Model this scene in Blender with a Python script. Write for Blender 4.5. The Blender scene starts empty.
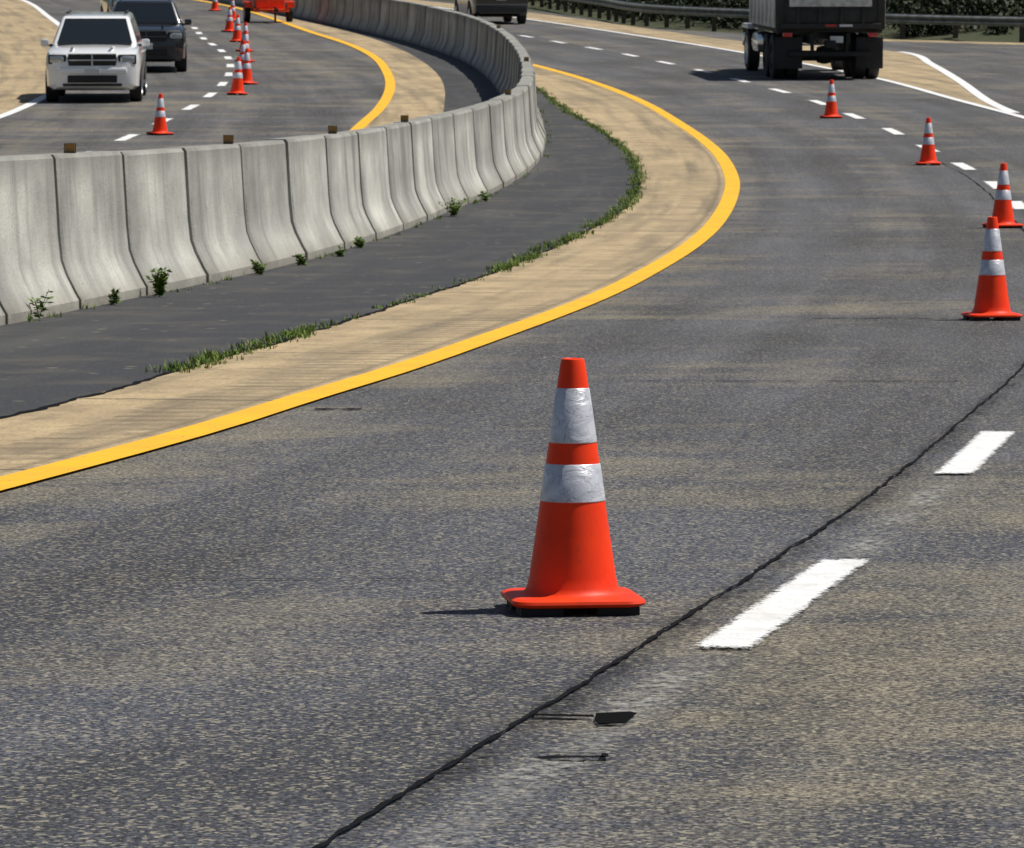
import bpy, bmesh, math, random
from mathutils import Vector, Matrix, Euler
random.seed(7)
R = random.random
def U(a, b): return a + (b - a) * random.random()
scene = bpy.context.scene
COL = scene.collection

# ------------------------------------------------------------------ terrain profile / plan curves
def zg(Y):
    if Y < 30: return 0.0
    if Y < 80: return .00046 * (Y - 30) ** 2
    if Y < 420: return 1.15 + .046 * (Y - 80)
    return 1.15 + .046 * 340

class Curve:
    def __init__(s, pts):
        pts = sorted(pts); s.Y = [p[0] for p in pts]; s.X = [p[1] for p in pts]
        n = len(pts); s.m = []
        for i in range(n):
            a = max(0, i - 1); b = min(n - 1, i + 1)
            s.m.append((s.X[b] - s.X[a]) / (s.Y[b] - s.Y[a]))
    def __call__(s, y):
        Y, X, m = s.Y, s.X, s.m
        if y <= Y[0]: return X[0] + m[0] * (y - Y[0])
        if y >= Y[-1]: return X[-1] + m[-1] * (y - Y[-1])
        i = 0
        while Y[i + 1] < y: i += 1
        h = Y[i + 1] - Y[i]; t = (y - Y[i]) / h
        return ((2*t**3 - 3*t**2 + 1) * X[i] + (t**3 - 2*t**2 + t) * h * m[i]
                + (-2*t**3 + 3*t**2) * X[i + 1] + (t**3 - t**2) * h * m[i + 1])

yel = Curve([(5,-4.35),(10,-3.38),(14,-2.6),(17.3,-1.94),(20.3,-1.39),(22.6,-1.05),(25.4,-.62),(29.5,-.08),(35.5,.68),(40.4,1.22),
             (45.9,1.79),(51.4,2.28),(58.4,2.78),(64.5,3.11),(71.6,3.29),(77.4,3.26),(83.6,3.07),(91.3,2.75),(98.2,2.3),
             (106.4,1.56),(113,.8),(118,.15),(125,-.7),(131,-1.55),(143.7,-3.2),(166,-6.4),(200,-11.9),(260,-23)])
dk = Curve([(10,-4.9),(21.2,-2.38),(23.2,-2.09),(25.8,-1.76),(29.4,-1.36),(34.2,-.84),(40.4,-.11),(45.2,.38),(51.4,.99),(57.5,1.48),
            (64.5,1.80),(70.9,1.88),(76.1,1.80),(81.4,1.56),(88.6,1.12),(96.7,.72),(105.6,.3),(117,-.3),(126,-1.2),(135.7,-2.3),(150,-4.4),(166,-6.9),(200,-12.4),(260,-23.6)])
foot = Curve([(10,-6.2),(20,-4.8),(30.8,-3.45),(34.1,-3.07),(37.8,-2.58),(42.5,-1.97),(49.6,-1.22),(55,-.75),(59.9,-.29),(65.1,.11),
              (70.9,.43),(77.8,.56),(87.6,.52),(96.1,.35),(105.6,.04),(117.2,-.62),(126.4,-1.5),(135.7,-2.6),(150,-4.7),(166,-7.2),(200,-12.8),(260,-24)])
joint = Curve([(5,-1.08),(8.7,-.36),(10.6,.05),(12.6,.47),(14.7,.9),(17.2,1.39),(20.9,2.05),(26,2.92),(35,4.15),(45,5.2),(57,6.07),
               (63.5,6.44),(69,6.56),(80.6,6.5),(86,6.28),(93.6,5.95),(98.8,5.54),(111.6,4.3),(118.2,3.5),(124.8,2.66),(131.1,1.7),(143.7,-.26),(166,-3.9),(200,-9.5),(260,-20)])
lane = lambda y: joint(y) + .222
redge = Curve([(5,2.6),(17.2,4.9),(35,7.7),(57,9.5),(69,9.95),(80,9.85),(86,9.62),(93.6,9.16),(106.4,8.4),(125.6,6.2),(141.4,3.9),(156.1,1.63),(166.2,-.1),(200,-6.2),(260,-17)])
gore = Curve([(86,9.75),(88.6,9.63),(94.1,9.72),(103.9,10.16),(115.9,10.57),(124.8,10.7),(130,9.2),(135,6.95),(147,4.9),(158.9,3.05),(177.6,-.1),(200,-4.7),(260,-15)])
rout = Curve([(-40,14),(60,20),(86,24),(100,28),(112,36),(120,31),(128,21),(135,13.9),(139,10.3),(151,4.4),(159,3.5),(178,.5),(200,-4),(260,-14)])
rail = Curve([(112,46),(118,38),(126,26),(135,15.1),(139.2,11.4),(150.9,5.1),(165,3.1),(186.8,.4),(210,-4.2),(260,-13)])
ledge = Curve([(20,-15.2),(40,-12.6),(60,-10.8),(75,-10),(86.4,-9.66),(94.1,-9.72),(105,-10.1),(119,-11.1),(142.5,-13.74),(164.7,-16.6),(197,-21.04),(260,-32)])
lyel = Curve([(20,-8),(40,-5.4),(60,-3.5),(75,-2.9),(83.6,-2.72),(90.4,-2.6),(99.3,-2.65),(108.3,-2.93),(120.6,-3.6),(132.1,-4.67),(146,-6.43),(164.7,-8.69),(181.2,-10.9),(197,-13.61),(260,-25)])
ltan = Curve([(20,-6.7),(40,-4.1),(60,-2.0),(75,-1.35),(94.1,-1.38),(106.4,-1.67),(119,-2.39),(132.1,-3.51),(146,-5.16),(158.9,-7.0),(197,-13.0),(260,-24.6)])
ldash = Curve([(20,-11.6),(40,-9),(60,-7.3),(78.5,-6.6),(90.4,-6.35),(95.6,-6.35),(101.6,-6.45),(110.3,-6.79),(120.6,-7.47),(129.2,-8.29),(137.1,-9.18),(154.8,-10.86),(169.3,-12.8),(200,-17.6),(260,-28)])

# ------------------------------------------------------------------ node helpers
class M:
    def __init__(s, name):
        s.mat = bpy.data.materials.new(name); s.mat.use_nodes = True
        s.nt = s.mat.node_tree; s.b = s.nt.nodes['Principled BSDF']
    def n(s, t, **kw):
        nd = s.nt.nodes.new(t)
        for k, v in kw.items():
            if k.startswith('i_'):
                key = k[2:]
                key = int(key) if key.isdigit() else key.replace('_', ' ')
                if isinstance(v, bpy.types.NodeSocket): s.nt.links.new(v, nd.inputs[key])
                else: nd.inputs[key].default_value = v
            else: setattr(nd, k, v)
        return nd
    def math(s, op, a, b=0.0, c=0.0, clamp=False):
        nd = s.nt.nodes.new('ShaderNodeMath'); nd.operation = op; nd.use_clamp = clamp
        for i, v in enumerate((a, b, c)):
            if isinstance(v, bpy.types.NodeSocket): s.nt.links.new(v, nd.inputs[i])
            else: nd.inputs[i].default_value = v
        return nd.outputs[0]
    def mix(s, f, a, b, mode='MIX'):
        nd = s.nt.nodes.new('ShaderNodeMix'); nd.data_type = 'RGBA'; nd.blend_type = mode
        for i, v in ((0, f), (6, a), (7, b)):
            if isinstance(v, bpy.types.NodeSocket): s.nt.links.new(v, nd.inputs[i])
            else: nd.inputs[i].default_value = (v if i == 0 else (*v, 1.0))
        return nd.outputs[2]
    def grey(s, t): return s.n('ShaderNodeCombineColor', i_0=t, i_1=t, i_2=t).outputs[0]
    def ramp(s, f, stops, interp='LINEAR'):
        nd = s.nt.nodes.new('ShaderNodeValToRGB'); nd.color_ramp.interpolation = interp
        s.nt.links.new(f, nd.inputs[0]); e = nd.color_ramp.elements
        while len(e) < len(stops): e.new(.5)
        for el, (p, c) in zip(e, stops):
            el.position = p; el.color = (c, c, c, 1) if isinstance(c, (int, float)) else (*c, 1)
        return nd.outputs[0]
    def mr(s, v, a, b, c=0., d=1.):
        nd = s.nt.nodes.new('ShaderNodeMapRange'); nd.clamp = True; s.nt.links.new(v, nd.inputs[0])
        for i, q in enumerate((a, b, c, d)): nd.inputs[i + 1].default_value = q
        return nd.outputs[0]
    def noise(s, vec, scale, detail=3., rough=.55, dist=0.):
        nd = s.nt.nodes.new('ShaderNodeTexNoise'); s.nt.links.new(vec, nd.inputs['Vector'])
        nd.inputs['Scale'].default_value = scale; nd.inputs['Detail'].default_value = detail
        nd.inputs['Roughness'].default_value = rough; nd.inputs['Distortion'].default_value = dist
        return nd.outputs[0]
    def sc(s, vec, k, off=(0, 0, 0)):
        nd = s.nt.nodes.new('ShaderNodeMapping'); s.nt.links.new(vec, nd.inputs[0])
        nd.inputs['Scale'].default_value = k; nd.inputs['Location'].default_value = off
        return nd.outputs[0]
    def pos(s): return s.n('ShaderNodeTexCoord').outputs['Object']
    def uv(s): return s.n('ShaderNodeTexCoord').outputs['UV']
    def xyz(s, v):
        nd = s.n('ShaderNodeSeparateXYZ'); s.nt.links.new(v, nd.inputs[0]); return nd.outputs
    def col(s, v):
        if isinstance(v, bpy.types.NodeSocket): s.nt.links.new(v, s.b.inputs['Base Color'])
        else: s.b.inputs['Base Color'].default_value = (*v, 1)
    def rough(s, v):
        if isinstance(v, bpy.types.NodeSocket): s.nt.links.new(v, s.b.inputs['Roughness'])
        else: s.b.inputs['Roughness'].default_value = v
    def set(s, k, v):
        if isinstance(v, bpy.types.NodeSocket): s.nt.links.new(v, s.b.inputs[k])
        else: s.b.inputs[k].default_value = v
    def bump(s, h, strength=.3, dist=.01):
        nd = s.nt.nodes.new('ShaderNodeBump'); nd.inputs['Strength'].default_value = strength
        nd.inputs['Distance'].default_value = dist; s.nt.links.new(h, nd.inputs['Height'])
        s.nt.links.new(nd.outputs[0], s.b.inputs['Normal'])

def simple(name, c, r=.6, metal=0., nz=.0, scale=20, coat=0., spec=None):
    m = M(name)
    if nz:
        n = m.noise(m.pos(), scale, 4)
        m.col(m.mix(m.mr(n, .35, .65), tuple(x * (1 - nz) for x in c), tuple(min(1, x * (1 + nz)) for x in c)))
    else: m.col(c)
    m.rough(r); m.set('Metallic', metal)
    if coat: m.set('Coat Weight', coat); m.set('Coat Roughness', .04)
    if spec is not None: m.set('Specular IOR Level', spec)
    return m.mat

# ---- asphalt of the main lanes
def mat_lane(name):
    m = M(name); p = m.pos(); uv = m.uv(); ux = m.xyz(uv)
    g = m.noise(p, 68, 3, .7); gr = m.mr(g, .42, .61)
    g2 = m.noise(p, 17, 3, .65)
    n1 = m.noise(m.sc(uv, (1.5, .05, 1)), 1, 4, .6)
    n2 = m.noise(m.sc(uv, (.42, .80, 1), (3.7, 1.3, 0)), 1, 7, .72, .6)
    n3 = m.noise(m.sc(p, (1, 1, 1), (11, 4, 0)), .28, 3, .6)
    uw = m.math('ADD', ux[0], m.math('MULTIPLY', m.math('SUBTRACT', m.noise(m.sc(uv, (1, .5, 1)), 1.2, 4), .5), .35))
    ubias = m.ramp(m.mr(uw, -1, 8.2), [(0, .62), (.1, .74), (.145, .66), (.20, .42), (.25, .38), (.32, .54), (.40, .38), (.45, .38), (.497, .40), (.512, .60), (.56, .70), (.61, .56), (.66, .42), (.75, .52), (.85, .42), (1, .55)])
    vwob = m.math('ADD', ux[1], m.math('MULTIPLY', m.noise(m.sc(uv, (.8, .3, 1)), 1, 3), .8))
    vb = m.ramp(m.mr(vwob, 8, 48), [(0, .46), (.11, .50), (.130, .64), (.15, .44), (.20, .47), (.235, .60), (.26, .50), (.335, .5), (.35, .24), (.40, .28), (.42, .60), (.50, .42), (.60, .38), (.612, .68), (.68, .5), (.85, .5), (.9, .38), (1, .48)])
    w = m.math('ADD', m.math('ADD', m.math('MULTIPLY', n1, .55), m.math('MULTIPLY', n2, 1.45)), m.math('MULTIPLY', n3, .8))
    w = m.math('ADD', w, m.math('MULTIPLY', ubias, .70)); w = m.math('ADD', w, m.math('MULTIPLY', vb, .70))
    w = m.mr(w, 2.07, 2.50)
    w2 = m.math('ADD', m.math('MULTIPLY', w, .78), m.math('MULTIPLY', m.math('SUBTRACT', g2, .5), .8), clamp=True)
    a = m.mix(gr, (.015, .016, .0215), (.120, .126, .150))
    b = m.mix(gr, (.100, .087, .060), (.37, .315, .215))
    t = m.math('MULTIPLY', m.mr(n1, .35, .65, .68, 1.2), m.mr(m.noise(m.sc(uv, (.5, .22, 1), (9, 3, 0)), 1, 5, .6), .40, .56, .72, 1.12))
    a2 = m.mix(1.0, a, m.grey(t), 'MULTIPLY')
    c = m.mix(w2, a2, b)
    v = m.n('ShaderNodeTexVoronoi', i_Scale=90.); m.nt.links.new(p, v.inputs['Vector'])
    rc = m.xyz(v.outputs['Color'])[0]
    c = m.mix(m.math('MULTIPLY', m.mr(rc, .82, .90), .50), c, (.42, .375, .27))
    c = m.mix(m.math('MULTIPLY', m.mr(rc, .20, .10), .70), c, (.012, .012, .014))
    m.col(c); m.rough(.82); m.set('Specular IOR Level', .35)
    m.bump(g, .65, .007)
    return m.mat
ASPH = mat_lane('asphalt_lane')

def mat_dark():
    m = M('asphalt_gutter'); p = m.pos()
    g = m.noise(p, 45, 3, .7); n = m.noise(p, 1.3, 5, .6); n2 = m.noise(m.sc(m.uv(), (1.5, .12, 1)), 1, 4)
    a = m.mix(m.mr(g, .35, .7), (.013, .0135, .016), (.052, .053, .058))
    c = m.mix(m.mr(n, .5, .75, 0, .5), a, (.12, .105, .075))
    c = m.mix(m.mr(n2, .5, .7, 0, .4), c, (.09, .088, .08))
    v = m.n('ShaderNodeTexVoronoi', i_Scale=7.); m.nt.links.new(p, v.inputs['Vector'])
    rc = m.xyz(v.outputs['Color'])[0]
    spot = m.math('MULTIPLY', m.mr(rc, .9, .92), m.mr(v.outputs['Distance'], .3, .15))
    c = m.mix(m.math('MULTIPLY', spot, .6), c, (.25, .22, .15))
    m.col(c); m.rough(.85); m.bump(g, .5, .006); return m.mat
DARK = mat_dark()

def mat_conc(name='concrete_shoulder', rumble=True):
    m = M(name); p = m.pos(); uv = m.uv(); ux = m.xyz(uv)
    g = m.noise(p, 55, 3, .7); n = m.noise(p, .9, 6, .62); n2 = m.noise(m.sc(uv, (2.6, .12, 1)), 1, 5); n4 = m.noise(p, 4, 5, .65)
    c = m.mix(m.mr(n, .35, .68), (.50, .375, .21), (.30, .225, .13))
    c = m.mix(m.mr(n2, .47, .68, 0, .8), c, (.15, .12, .078))
    c = m.mix(m.mr(n4, .52, .75, 0, .5), c, (.56, .46, .30))
    c = m.mix(m.mr(n4, .46, .30, 0, .55), c, (.13, .105, .07))
    c = m.mix(m.mr(g, .5, .36, 0, .6), c, (.09, .072, .045))
    f = m.math('FRACT', m.math('DIVIDE', m.math('ADD', ux[1], m.math('MULTIPLY', ux[0], .15)), 4.5))
    jl = m.math('LESS_THAN', f, .010)
    c = m.mix(m.math('MULTIPLY', jl, .85), c, (.04, .035, .03))
    if rumble:
        e = m.mr(m.math('ABSOLUTE', m.math('ADD', ux[0], m.math('ADD', .16, m.math('MULTIPLY', m.noise(p, 6, 3), .06)))), .05, .0, 0, .6)
        c = m.mix(e, c, (.11, .088, .055))
        s = m.math('FRACT', m.math('DIVIDE', m.math('ADD', ux[1], m.math('MULTIPLY', m.noise(p, 4, 3), .06)), .30))
        s = m.math('LESS_THAN', s, .40)
        zone = m.math('MULTIPLY', m.math('LESS_THAN', ux[0], -.22), m.math('GREATER_THAN', ux[0], -.62))
        rm = m.math('MULTIPLY', m.math('MULTIPLY', s, zone), m.mr(m.noise(p, 2, 4), .38, .62, .05, .65))
        c = m.mix(rm, c, (.12, .093, .06))
    m.col(c); m.rough(.9); m.bump(g, .4, .005); return m.mat
CONC = mat_conc(); CONC2 = mat_conc('concrete_verge', False)

def mat_paint(name, c, dirt, wear=.62, grime=.5):
    m = M(name); p = m.pos()
    n = m.noise(p, 28, 5, .7); n2 = m.noise(p, 2.2, 5, .6)
    cc = m.mix(m.mr(n2, .42, .75, 0, grime), c, dirt)
    cc = m.mix(m.mr(n, wear, wear + .05), cc, (.12, .115, .10))
    m.col(cc); m.rough(.6); m.bump(n, .3, .003); return m.mat
YEL = mat_paint('yellow_road_paint', (.88, .46, .004), (.66, .34, .02), .63, .7)
def mat_white():
    m = M('white_road_paint'); p = m.pos(); n = m.noise(p, 55, 5, .75); n2 = m.noise(p, 5, 5, .65)
    cc = m.mix(m.mr(n2, .42, .70, 0, .6), (.82, .82, .81), (.52, .51, .47))
    cc = m.mix(m.mr(n, .44, .30, 0, .75), cc, (.25, .24, .22)); m.col(cc); m.rough(.6); m.bump(n, .6, .005)
    u = m.xyz(m.uv())
    e = m.math('MINIMUM', m.math('MINIMUM', u[0], m.math('SUBTRACT', 1., u[0])), m.math('MULTIPLY', m.math('MINIMUM', u[1], m.math('SUBTRACT', 1., u[1])), 4.))
    k = m.math('ADD', m.math('MULTIPLY', m.math('SUBTRACT', n, .5), .65), m.math('MULTIPLY', m.math('SUBTRACT', n2, .5), .35))
    m.set('Alpha', m.mr(m.math('ADD', e, k), .02, .13)); return m.mat
WHT = mat_paint('white_line_paint', (.80, .80, .79), (.58, .57, .54), .60, .5)
WHD = mat_white()

def mat_alpha_strip(name, colr, lo, hi):
    m = M(name); p = m.pos(); n = m.noise(p, 30, 5, .7); n2 = m.noise(p, 1.6, 5, .65)
    m.col(colr); m.rough(.85)
    u = m.xyz(m.uv())[0]; edge = m.mr(m.math('MINIMUM', u, m.math('SUBTRACT', 1., u)), .0, .35)
    a = m.math('MULTIPLY', m.math('MULTIPLY', m.mr(n, .42, .66), m.mr(n2, .38, .60, lo, hi)), edge); m.set('Alpha', a); return m.mat
GHOST = mat_alpha_strip('worn_paint', (.46, .45, .41), .05, .75)
JOINT_STRIP = mat_alpha_strip('joint_dark_strip', (.014, .014, .016), .15, 1.0)  # near-black, patchy strip along the pavement joint, fading at both edges
TAR = simple('crack_tar', (.005, .005, .006), .85, nz=.3, spec=.1)
BLACK = simple('black_void', (.004, .004, .004), .95, spec=.05)

def mat_barrier():
    m = M('barrier_concrete'); uv = m.uv(); ux = m.xyz(uv); p = m.pos()
    g = m.noise(p, 40, 4, .65); n = m.noise(p, 1.1, 6, .65)
    st = m.noise(m.sc(uv, (2.6, .22, 1)), 1, 6, .6); st2 = m.noise(m.sc(uv, (.6, .5, 1), (5, 2, 0)), 1, 5, .6)
    c = m.mix(m.mr(n, .36, .64), (.58, .57, .51), (.35, .345, .315))
    c = m.mix(m.mr(st, .50, .70, 0, .75), c, (.15, .148, .136))
    c = m.mix(m.mr(st2, .48, .66, 0, .65), c, (.19, .187, .17))
    k = m.math('FLOOR', m.math('DIVIDE', ux[0], 2.4)); wn = m.n('ShaderNodeTexWhiteNoise', noise_dimensions='1D'); m.nt.links.new(k, wn.inputs['W'])
    c = m.mix(1., c, m.grey(m.mr(wn.outputs[0], 0, 1, .80, 1.08)), 'MULTIPLY')
    fr = m.math('FRACT', m.math('DIVIDE', ux[0], 2.4))
    e = m.math('ADD', m.mr(fr, .26, .0), m.mr(fr, .95, 1.0))
    e = m.math('MULTIPLY', e, m.mr(m.noise(m.sc(uv, (2, 1.4, 1)), 1, 4), .3, .65, .25, .9))
    c = m.mix(m.math('MULTIPLY', e, .75), c, (.14, .137, .125))
    c = m.mix(m.mr(m.math('ADD', ux[1], m.math('MULTIPLY', st, .3)), .36, .14, 0, .7), c, (.22, .195, .15))
    c = m.mix(m.mr(m.math('SUBTRACT', ux[1], m.math('MULTIPLY', st2, .5)), .66, .88, 0, .6), c, (.17, .168, .15))
    c = m.mix(m.mr(g, .60, .68, 0, .6), c, (.10, .10, .09))
    m.col(c); m.rough(.88); m.bump(g, .5, .012); return m.mat
BARR = mat_barrier()

def mat_ground():
    m = M('grass_ground'); p = m.pos(); n = m.noise(p, .25, 6, .6); g = m.noise(p, 9, 4, .7)
    c = m.mix(m.mr(n, .35, .65), (.035, .052, .014), (.085, .08, .035))
    c = m.mix(m.mr(g, .35, .65), c, (.03, .036, .013)); m.col(c); m.rough(.95); m.bump(g, .8, .08); return m.mat
GRND = mat_ground()

def mat_leaf(name, a, b, c3):
    m = M(name); g = m.n('ShaderNodeNewGeometry')
    r = g.outputs['Random Per Island']
    c = m.mix(m.mr(r, 0, .7), a, b); c = m.mix(m.mr(r, .85, 1), c, c3)
    m.col(c); m.rough(.6); m.set('Specular IOR Level', .2)
    return m.mat
LEAF = mat_leaf('tree_leaves', (.016, .030, .008), (.04, .068, .016), (.08, .105, .03))
LEAF2 = mat_leaf('shrub_leaves', (.007, .014, .005), (.018, .032, .010), (.05, .062, .018))
GRAS = mat_leaf('verge_grass_blades', (.07, .13, .018), (.15, .23, .035), (.36, .31, .12))
WEED = mat_leaf('weed_leaves', (.05, .10, .018), (.13, .22, .03), (.24, .22, .06))
BARK = simple('bark', (.075, .058, .042), .9, nz=.35, scale=8)

# ------------------------------------------------------------------ mesh helpers
def mkobj(name, verts, faces, mats, idx=None, uvs=None, smooth=None, parent=None):
    me = bpy.data.meshes.new(name); me.from_pydata(verts, [], faces)
    for mt in (mats if isinstance(mats, (list, tuple)) else [mats]): me.materials.append(mt)
    if idx: me.polygons.foreach_set('material_index', idx)
    if uvs:
        ul = me.uv_layers.new(name='UVMap')
        for l in me.loops: ul.data[l.index].uv = uvs[l.vertex_index]
    if smooth is not None:
        me.polygons.foreach_set('use_smooth', [True] * len(me.polygons))
        try: me.set_sharp_from_angle(angle=math.radians(smooth))
        except Exception: pass
    me.update()
    o = bpy.data.objects.new(name, me); COL.objects.link(o)
    if parent: o.parent = parent
    return o

def frange(a, b, st):
    n = max(1, int(math.ceil((b - a) / st - 1e-6))); return [a + (b - a) * i / n for i in range(n + 1)]
def ygrid(a, b):
    ys = [a]; y = math.floor(a) + 1
    while y < b - 1e-4:
        if y - ys[-1] > 1e-3: ys.append(float(y))
        y += 1
    ys.append(b); return ys
def zpl(Y):
    i = math.floor(Y); t = Y - i
    return zg(i) * (1 - t) + zg(i + 1) * t
def strip(name, curves, y0, y1, off, mat, parent=None, unit=False):
    ys = ygrid(y0, y1); V = []; Fc = []; uv = []; k = len(curves)
    for y in ys:
        for j, c in enumerate(curves):
            x = c(y) if callable(c) else c
            V.append((x, y, zpl(y) + off)); uv.append((float(j), y) if unit else (x - yel(y), y))
    for i in range(len(ys) - 1):
        for j in range(k - 1):
            a = i * k + j; Fc.append((a, a + 1, a + k + 1, a + k))
    return mkobj(name, V, Fc, mat, uvs=uv, parent=parent)
def off(c, d): return lambda y: c(y) + d

# ------------------------------------------------------------------ ground + pavements
xs = [-1800, -900, -400, -200, -120, -80, -60, -45] + list(range(-36, 61, 4)) + [70, 90, 120, 200, 400, 900, 1800]
ys = [-1500, -600, -200, -60] + list(range(-40, 421, 4)) + [460, 600, 900, 1500, 2600]
V = []; Fc = []
def hill(x, y):
    l = ledge(max(0, min(y, 260))) - 6; r = (rail(max(126, min(y, 260))) if y > 126 else 42) + 1.5
    if x < l: d = l - x; return min(d * .05, 5) + .25 * math.sin(x * .21) * math.sin(y * .13) * min(1, d / 10)
    if x > r: d = x - r; return min(d * .10, 6) + .35 * math.sin(x * .27 + 1) * math.sin(y * .17) * min(1, d / 10)
    return 0
for y in ys:
    for x in xs: V.append((x, y, zg(y) - .05 + hill(x, y)))
nx = len(xs)
for i in range(len(ys) - 1):
    for j in range(nx - 1):
        a = i * nx + j; Fc.append((a, a + 1, a + nx + 1, a + nx))
mkobj('ground', V, Fc, GRND, smooth=60)

strip('road', [off(foot, -.25), yel, joint, redge, rout], -40, 260, 0, ASPH)
strip('road', [off(ledge, -.3), ldash, lyel, off(foot, -.30)], 20, 260, .0, ASPH)
strip('median_gutter_pavement', [off(foot, -.2), dk], -40, 260, .004, DARK)
strip('median_gutter_pavement', [off(ltan, -.05), off(foot, -.36)], 20, 260, .004, DARK)
strip('concrete_shoulder', [dk, off(yel, .06)], -40, 260, .008, CONC)
strip('concrete_shoulder', [off(lyel, -.06), ltan], 20, 260, .008, CONC2)
strip('concrete_shoulder', [off(ledge, -5.5), off(ledge, .05)], 20, 260, .008, CONC2)
strip('gore_pavement', [redge, gore], 86.6, 258, .006, CONC2)
strip('concrete_shoulder', [off(rout, -2.2), rout], 100, 140, .006, CONC2)
strip('yellow_edge_line', [off(yel, -.11), off(yel, .095)], -40, 260, .012, YEL)
strip('yellow_edge_line', [off(lyel, -.11), off(lyel, .11)], 20, 260, .012, YEL)
strip('white_edge_line', [off(redge, -.09), off(redge, .09)], -40, 260, .012, WHT)
strip('white_edge_line', [off(gore, -.10), off(gore, .12)], 88, 125.5, .014, WHT)
strip('white_edge_line', [off(ledge, -.10), off(ledge, .11)], 20, 260, .012, WHT)

def dashes(name, c, cs, L, w):
    V = []; Fc = []; uv = []
    for yc in cs:
        ysd = ygrid(yc - L / 2, yc + L / 2); b = len(V)
        for y in ysd:
            V += [(c(y) - w / 2, y, zpl(y) + .010), (c(y) + w / 2, y, zpl(y) + .010)]
            t = (y - yc + L / 2) / L; uv += [(0, t), (1, t)]
        for i in range(len(ysd) - 1):
            q = b + i * 2; Fc.append((q, q + 1, q + 3, q + 2))
    mkobj(name, V, Fc, WHD, uvs=uv)
dashes('white_lane_dashes', lane, [-5.2, .7, 6.4, 13.13, 19.05] + [25.2 + 6 * i for i in range(5)], 2.5, .17)
dashes('white_lane_dashes', lane, [56.7 + 6 * i for i in range(33)], 2.4, .22)
dashes('white_lane_dashes', ldash, [24.5 + 6 * i for i in range(38)], 2.4, .22)
strip('worn_lane_marking', [off(joint, .11), off(joint, .32)], 7.0, 11.85, .007, GHOST, unit=True)
strip('worn_lane_marking', [off(joint, .13), off(joint, .32)], 14.45, 17.75, .007, GHOST, unit=True)
strip('joint_dark_strip', [off(joint, -.07), off(joint, .10)], 4, 45, .0035, JOINT_STRIP, unit=True)

def crack(name, c, y0, y1, w, off_=.009, jit=.012, st=.12):
    V = []; Fc = []; yy = [y for y in frange(y0, y1, st)]; j = 0
    for y in yy:
        j = j * .7 + U(-jit, jit) * .6; ww = w * U(.35, 1.5)
        V += [(c(y) + j - ww / 2, y, zpl(y) + off_), (c(y) + j + ww / 2, y, zpl(y) + off_)]
    for i in range(len(yy) - 1): q = i * 2; Fc.append((q, q + 1, q + 3, q + 2))
    mkobj(name, V, Fc, TAR)
crack('pavement_joint_crack', joint, 4, 45, .0135, jit=.008, st=.05)
crack('pavement_joint_crack', joint, 45, 70, .012, st=.3)
crack('pavement_joint_crack', off(dk, .0), 12, 110, .04, .012, .03)
def tcrack(y0, xa, xb, w):
    V = []; Fc = []; n = int((xb - xa) / .05); j = 0
    for i in range(n + 1):
        x = xa + (xb - xa) * i / n; j = j * .8 + U(-.006, .006); ww = w * U(.2, 1.4)
        for s in (-1, 1): y = y0 + j + s * ww / 2 - x * .02; V.append((x, y, zpl(y) + .0065))
    for i in range(n): q = i * 2; Fc.append((q, q + 2, q + 3, q + 1))
    mkobj('transverse_crack', V, Fc, TAR)
tcrack(21.9, -.95, -.72, .07); tcrack(13.75, -1.5, -.2, .010); tcrack(32.0, 2.1, 3.6, .05)
tcrack(24.3, .6, 2.4, .03)

def patch(name, quads, mat, z=.009):
    V = []; Fc = []
    for q in quads:
        b = len(V); n = len(q)
        V += [(x, y, zpl(y) + z) for x, y in q]; Fc.append(tuple(range(b, b + n)))
    mkobj(name, V, Fc, mat)
patch('pavement_sawcut', [[(.192, 10.49), (.20, 10.42), (.262, 10.43), (.292, 10.60), (.275, 10.63), (.196, 10.60)],
                          [(.05, 10.55), (.19, 10.53), (.19, 10.57), (.05, 10.59)],
                          [(.09, 10.485), (.15, 10.48), (.15, 10.495), (.09, 10.50)]], BLACK)
patch('pavement_sawcut', [[(.045, 9.86), (.07, 9.83), (.12, 9.85), (.20, 9.86), (.205, 9.88), (.085, 9.89)],
                          [(.06, 9.93), (.205, 9.915), (.205, 9.925), (.06, 9.94)],
                          [(.188, 9.85), (.210, 9.86), (.21, 9.92), (.197, 9.92)]], TAR)

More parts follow.
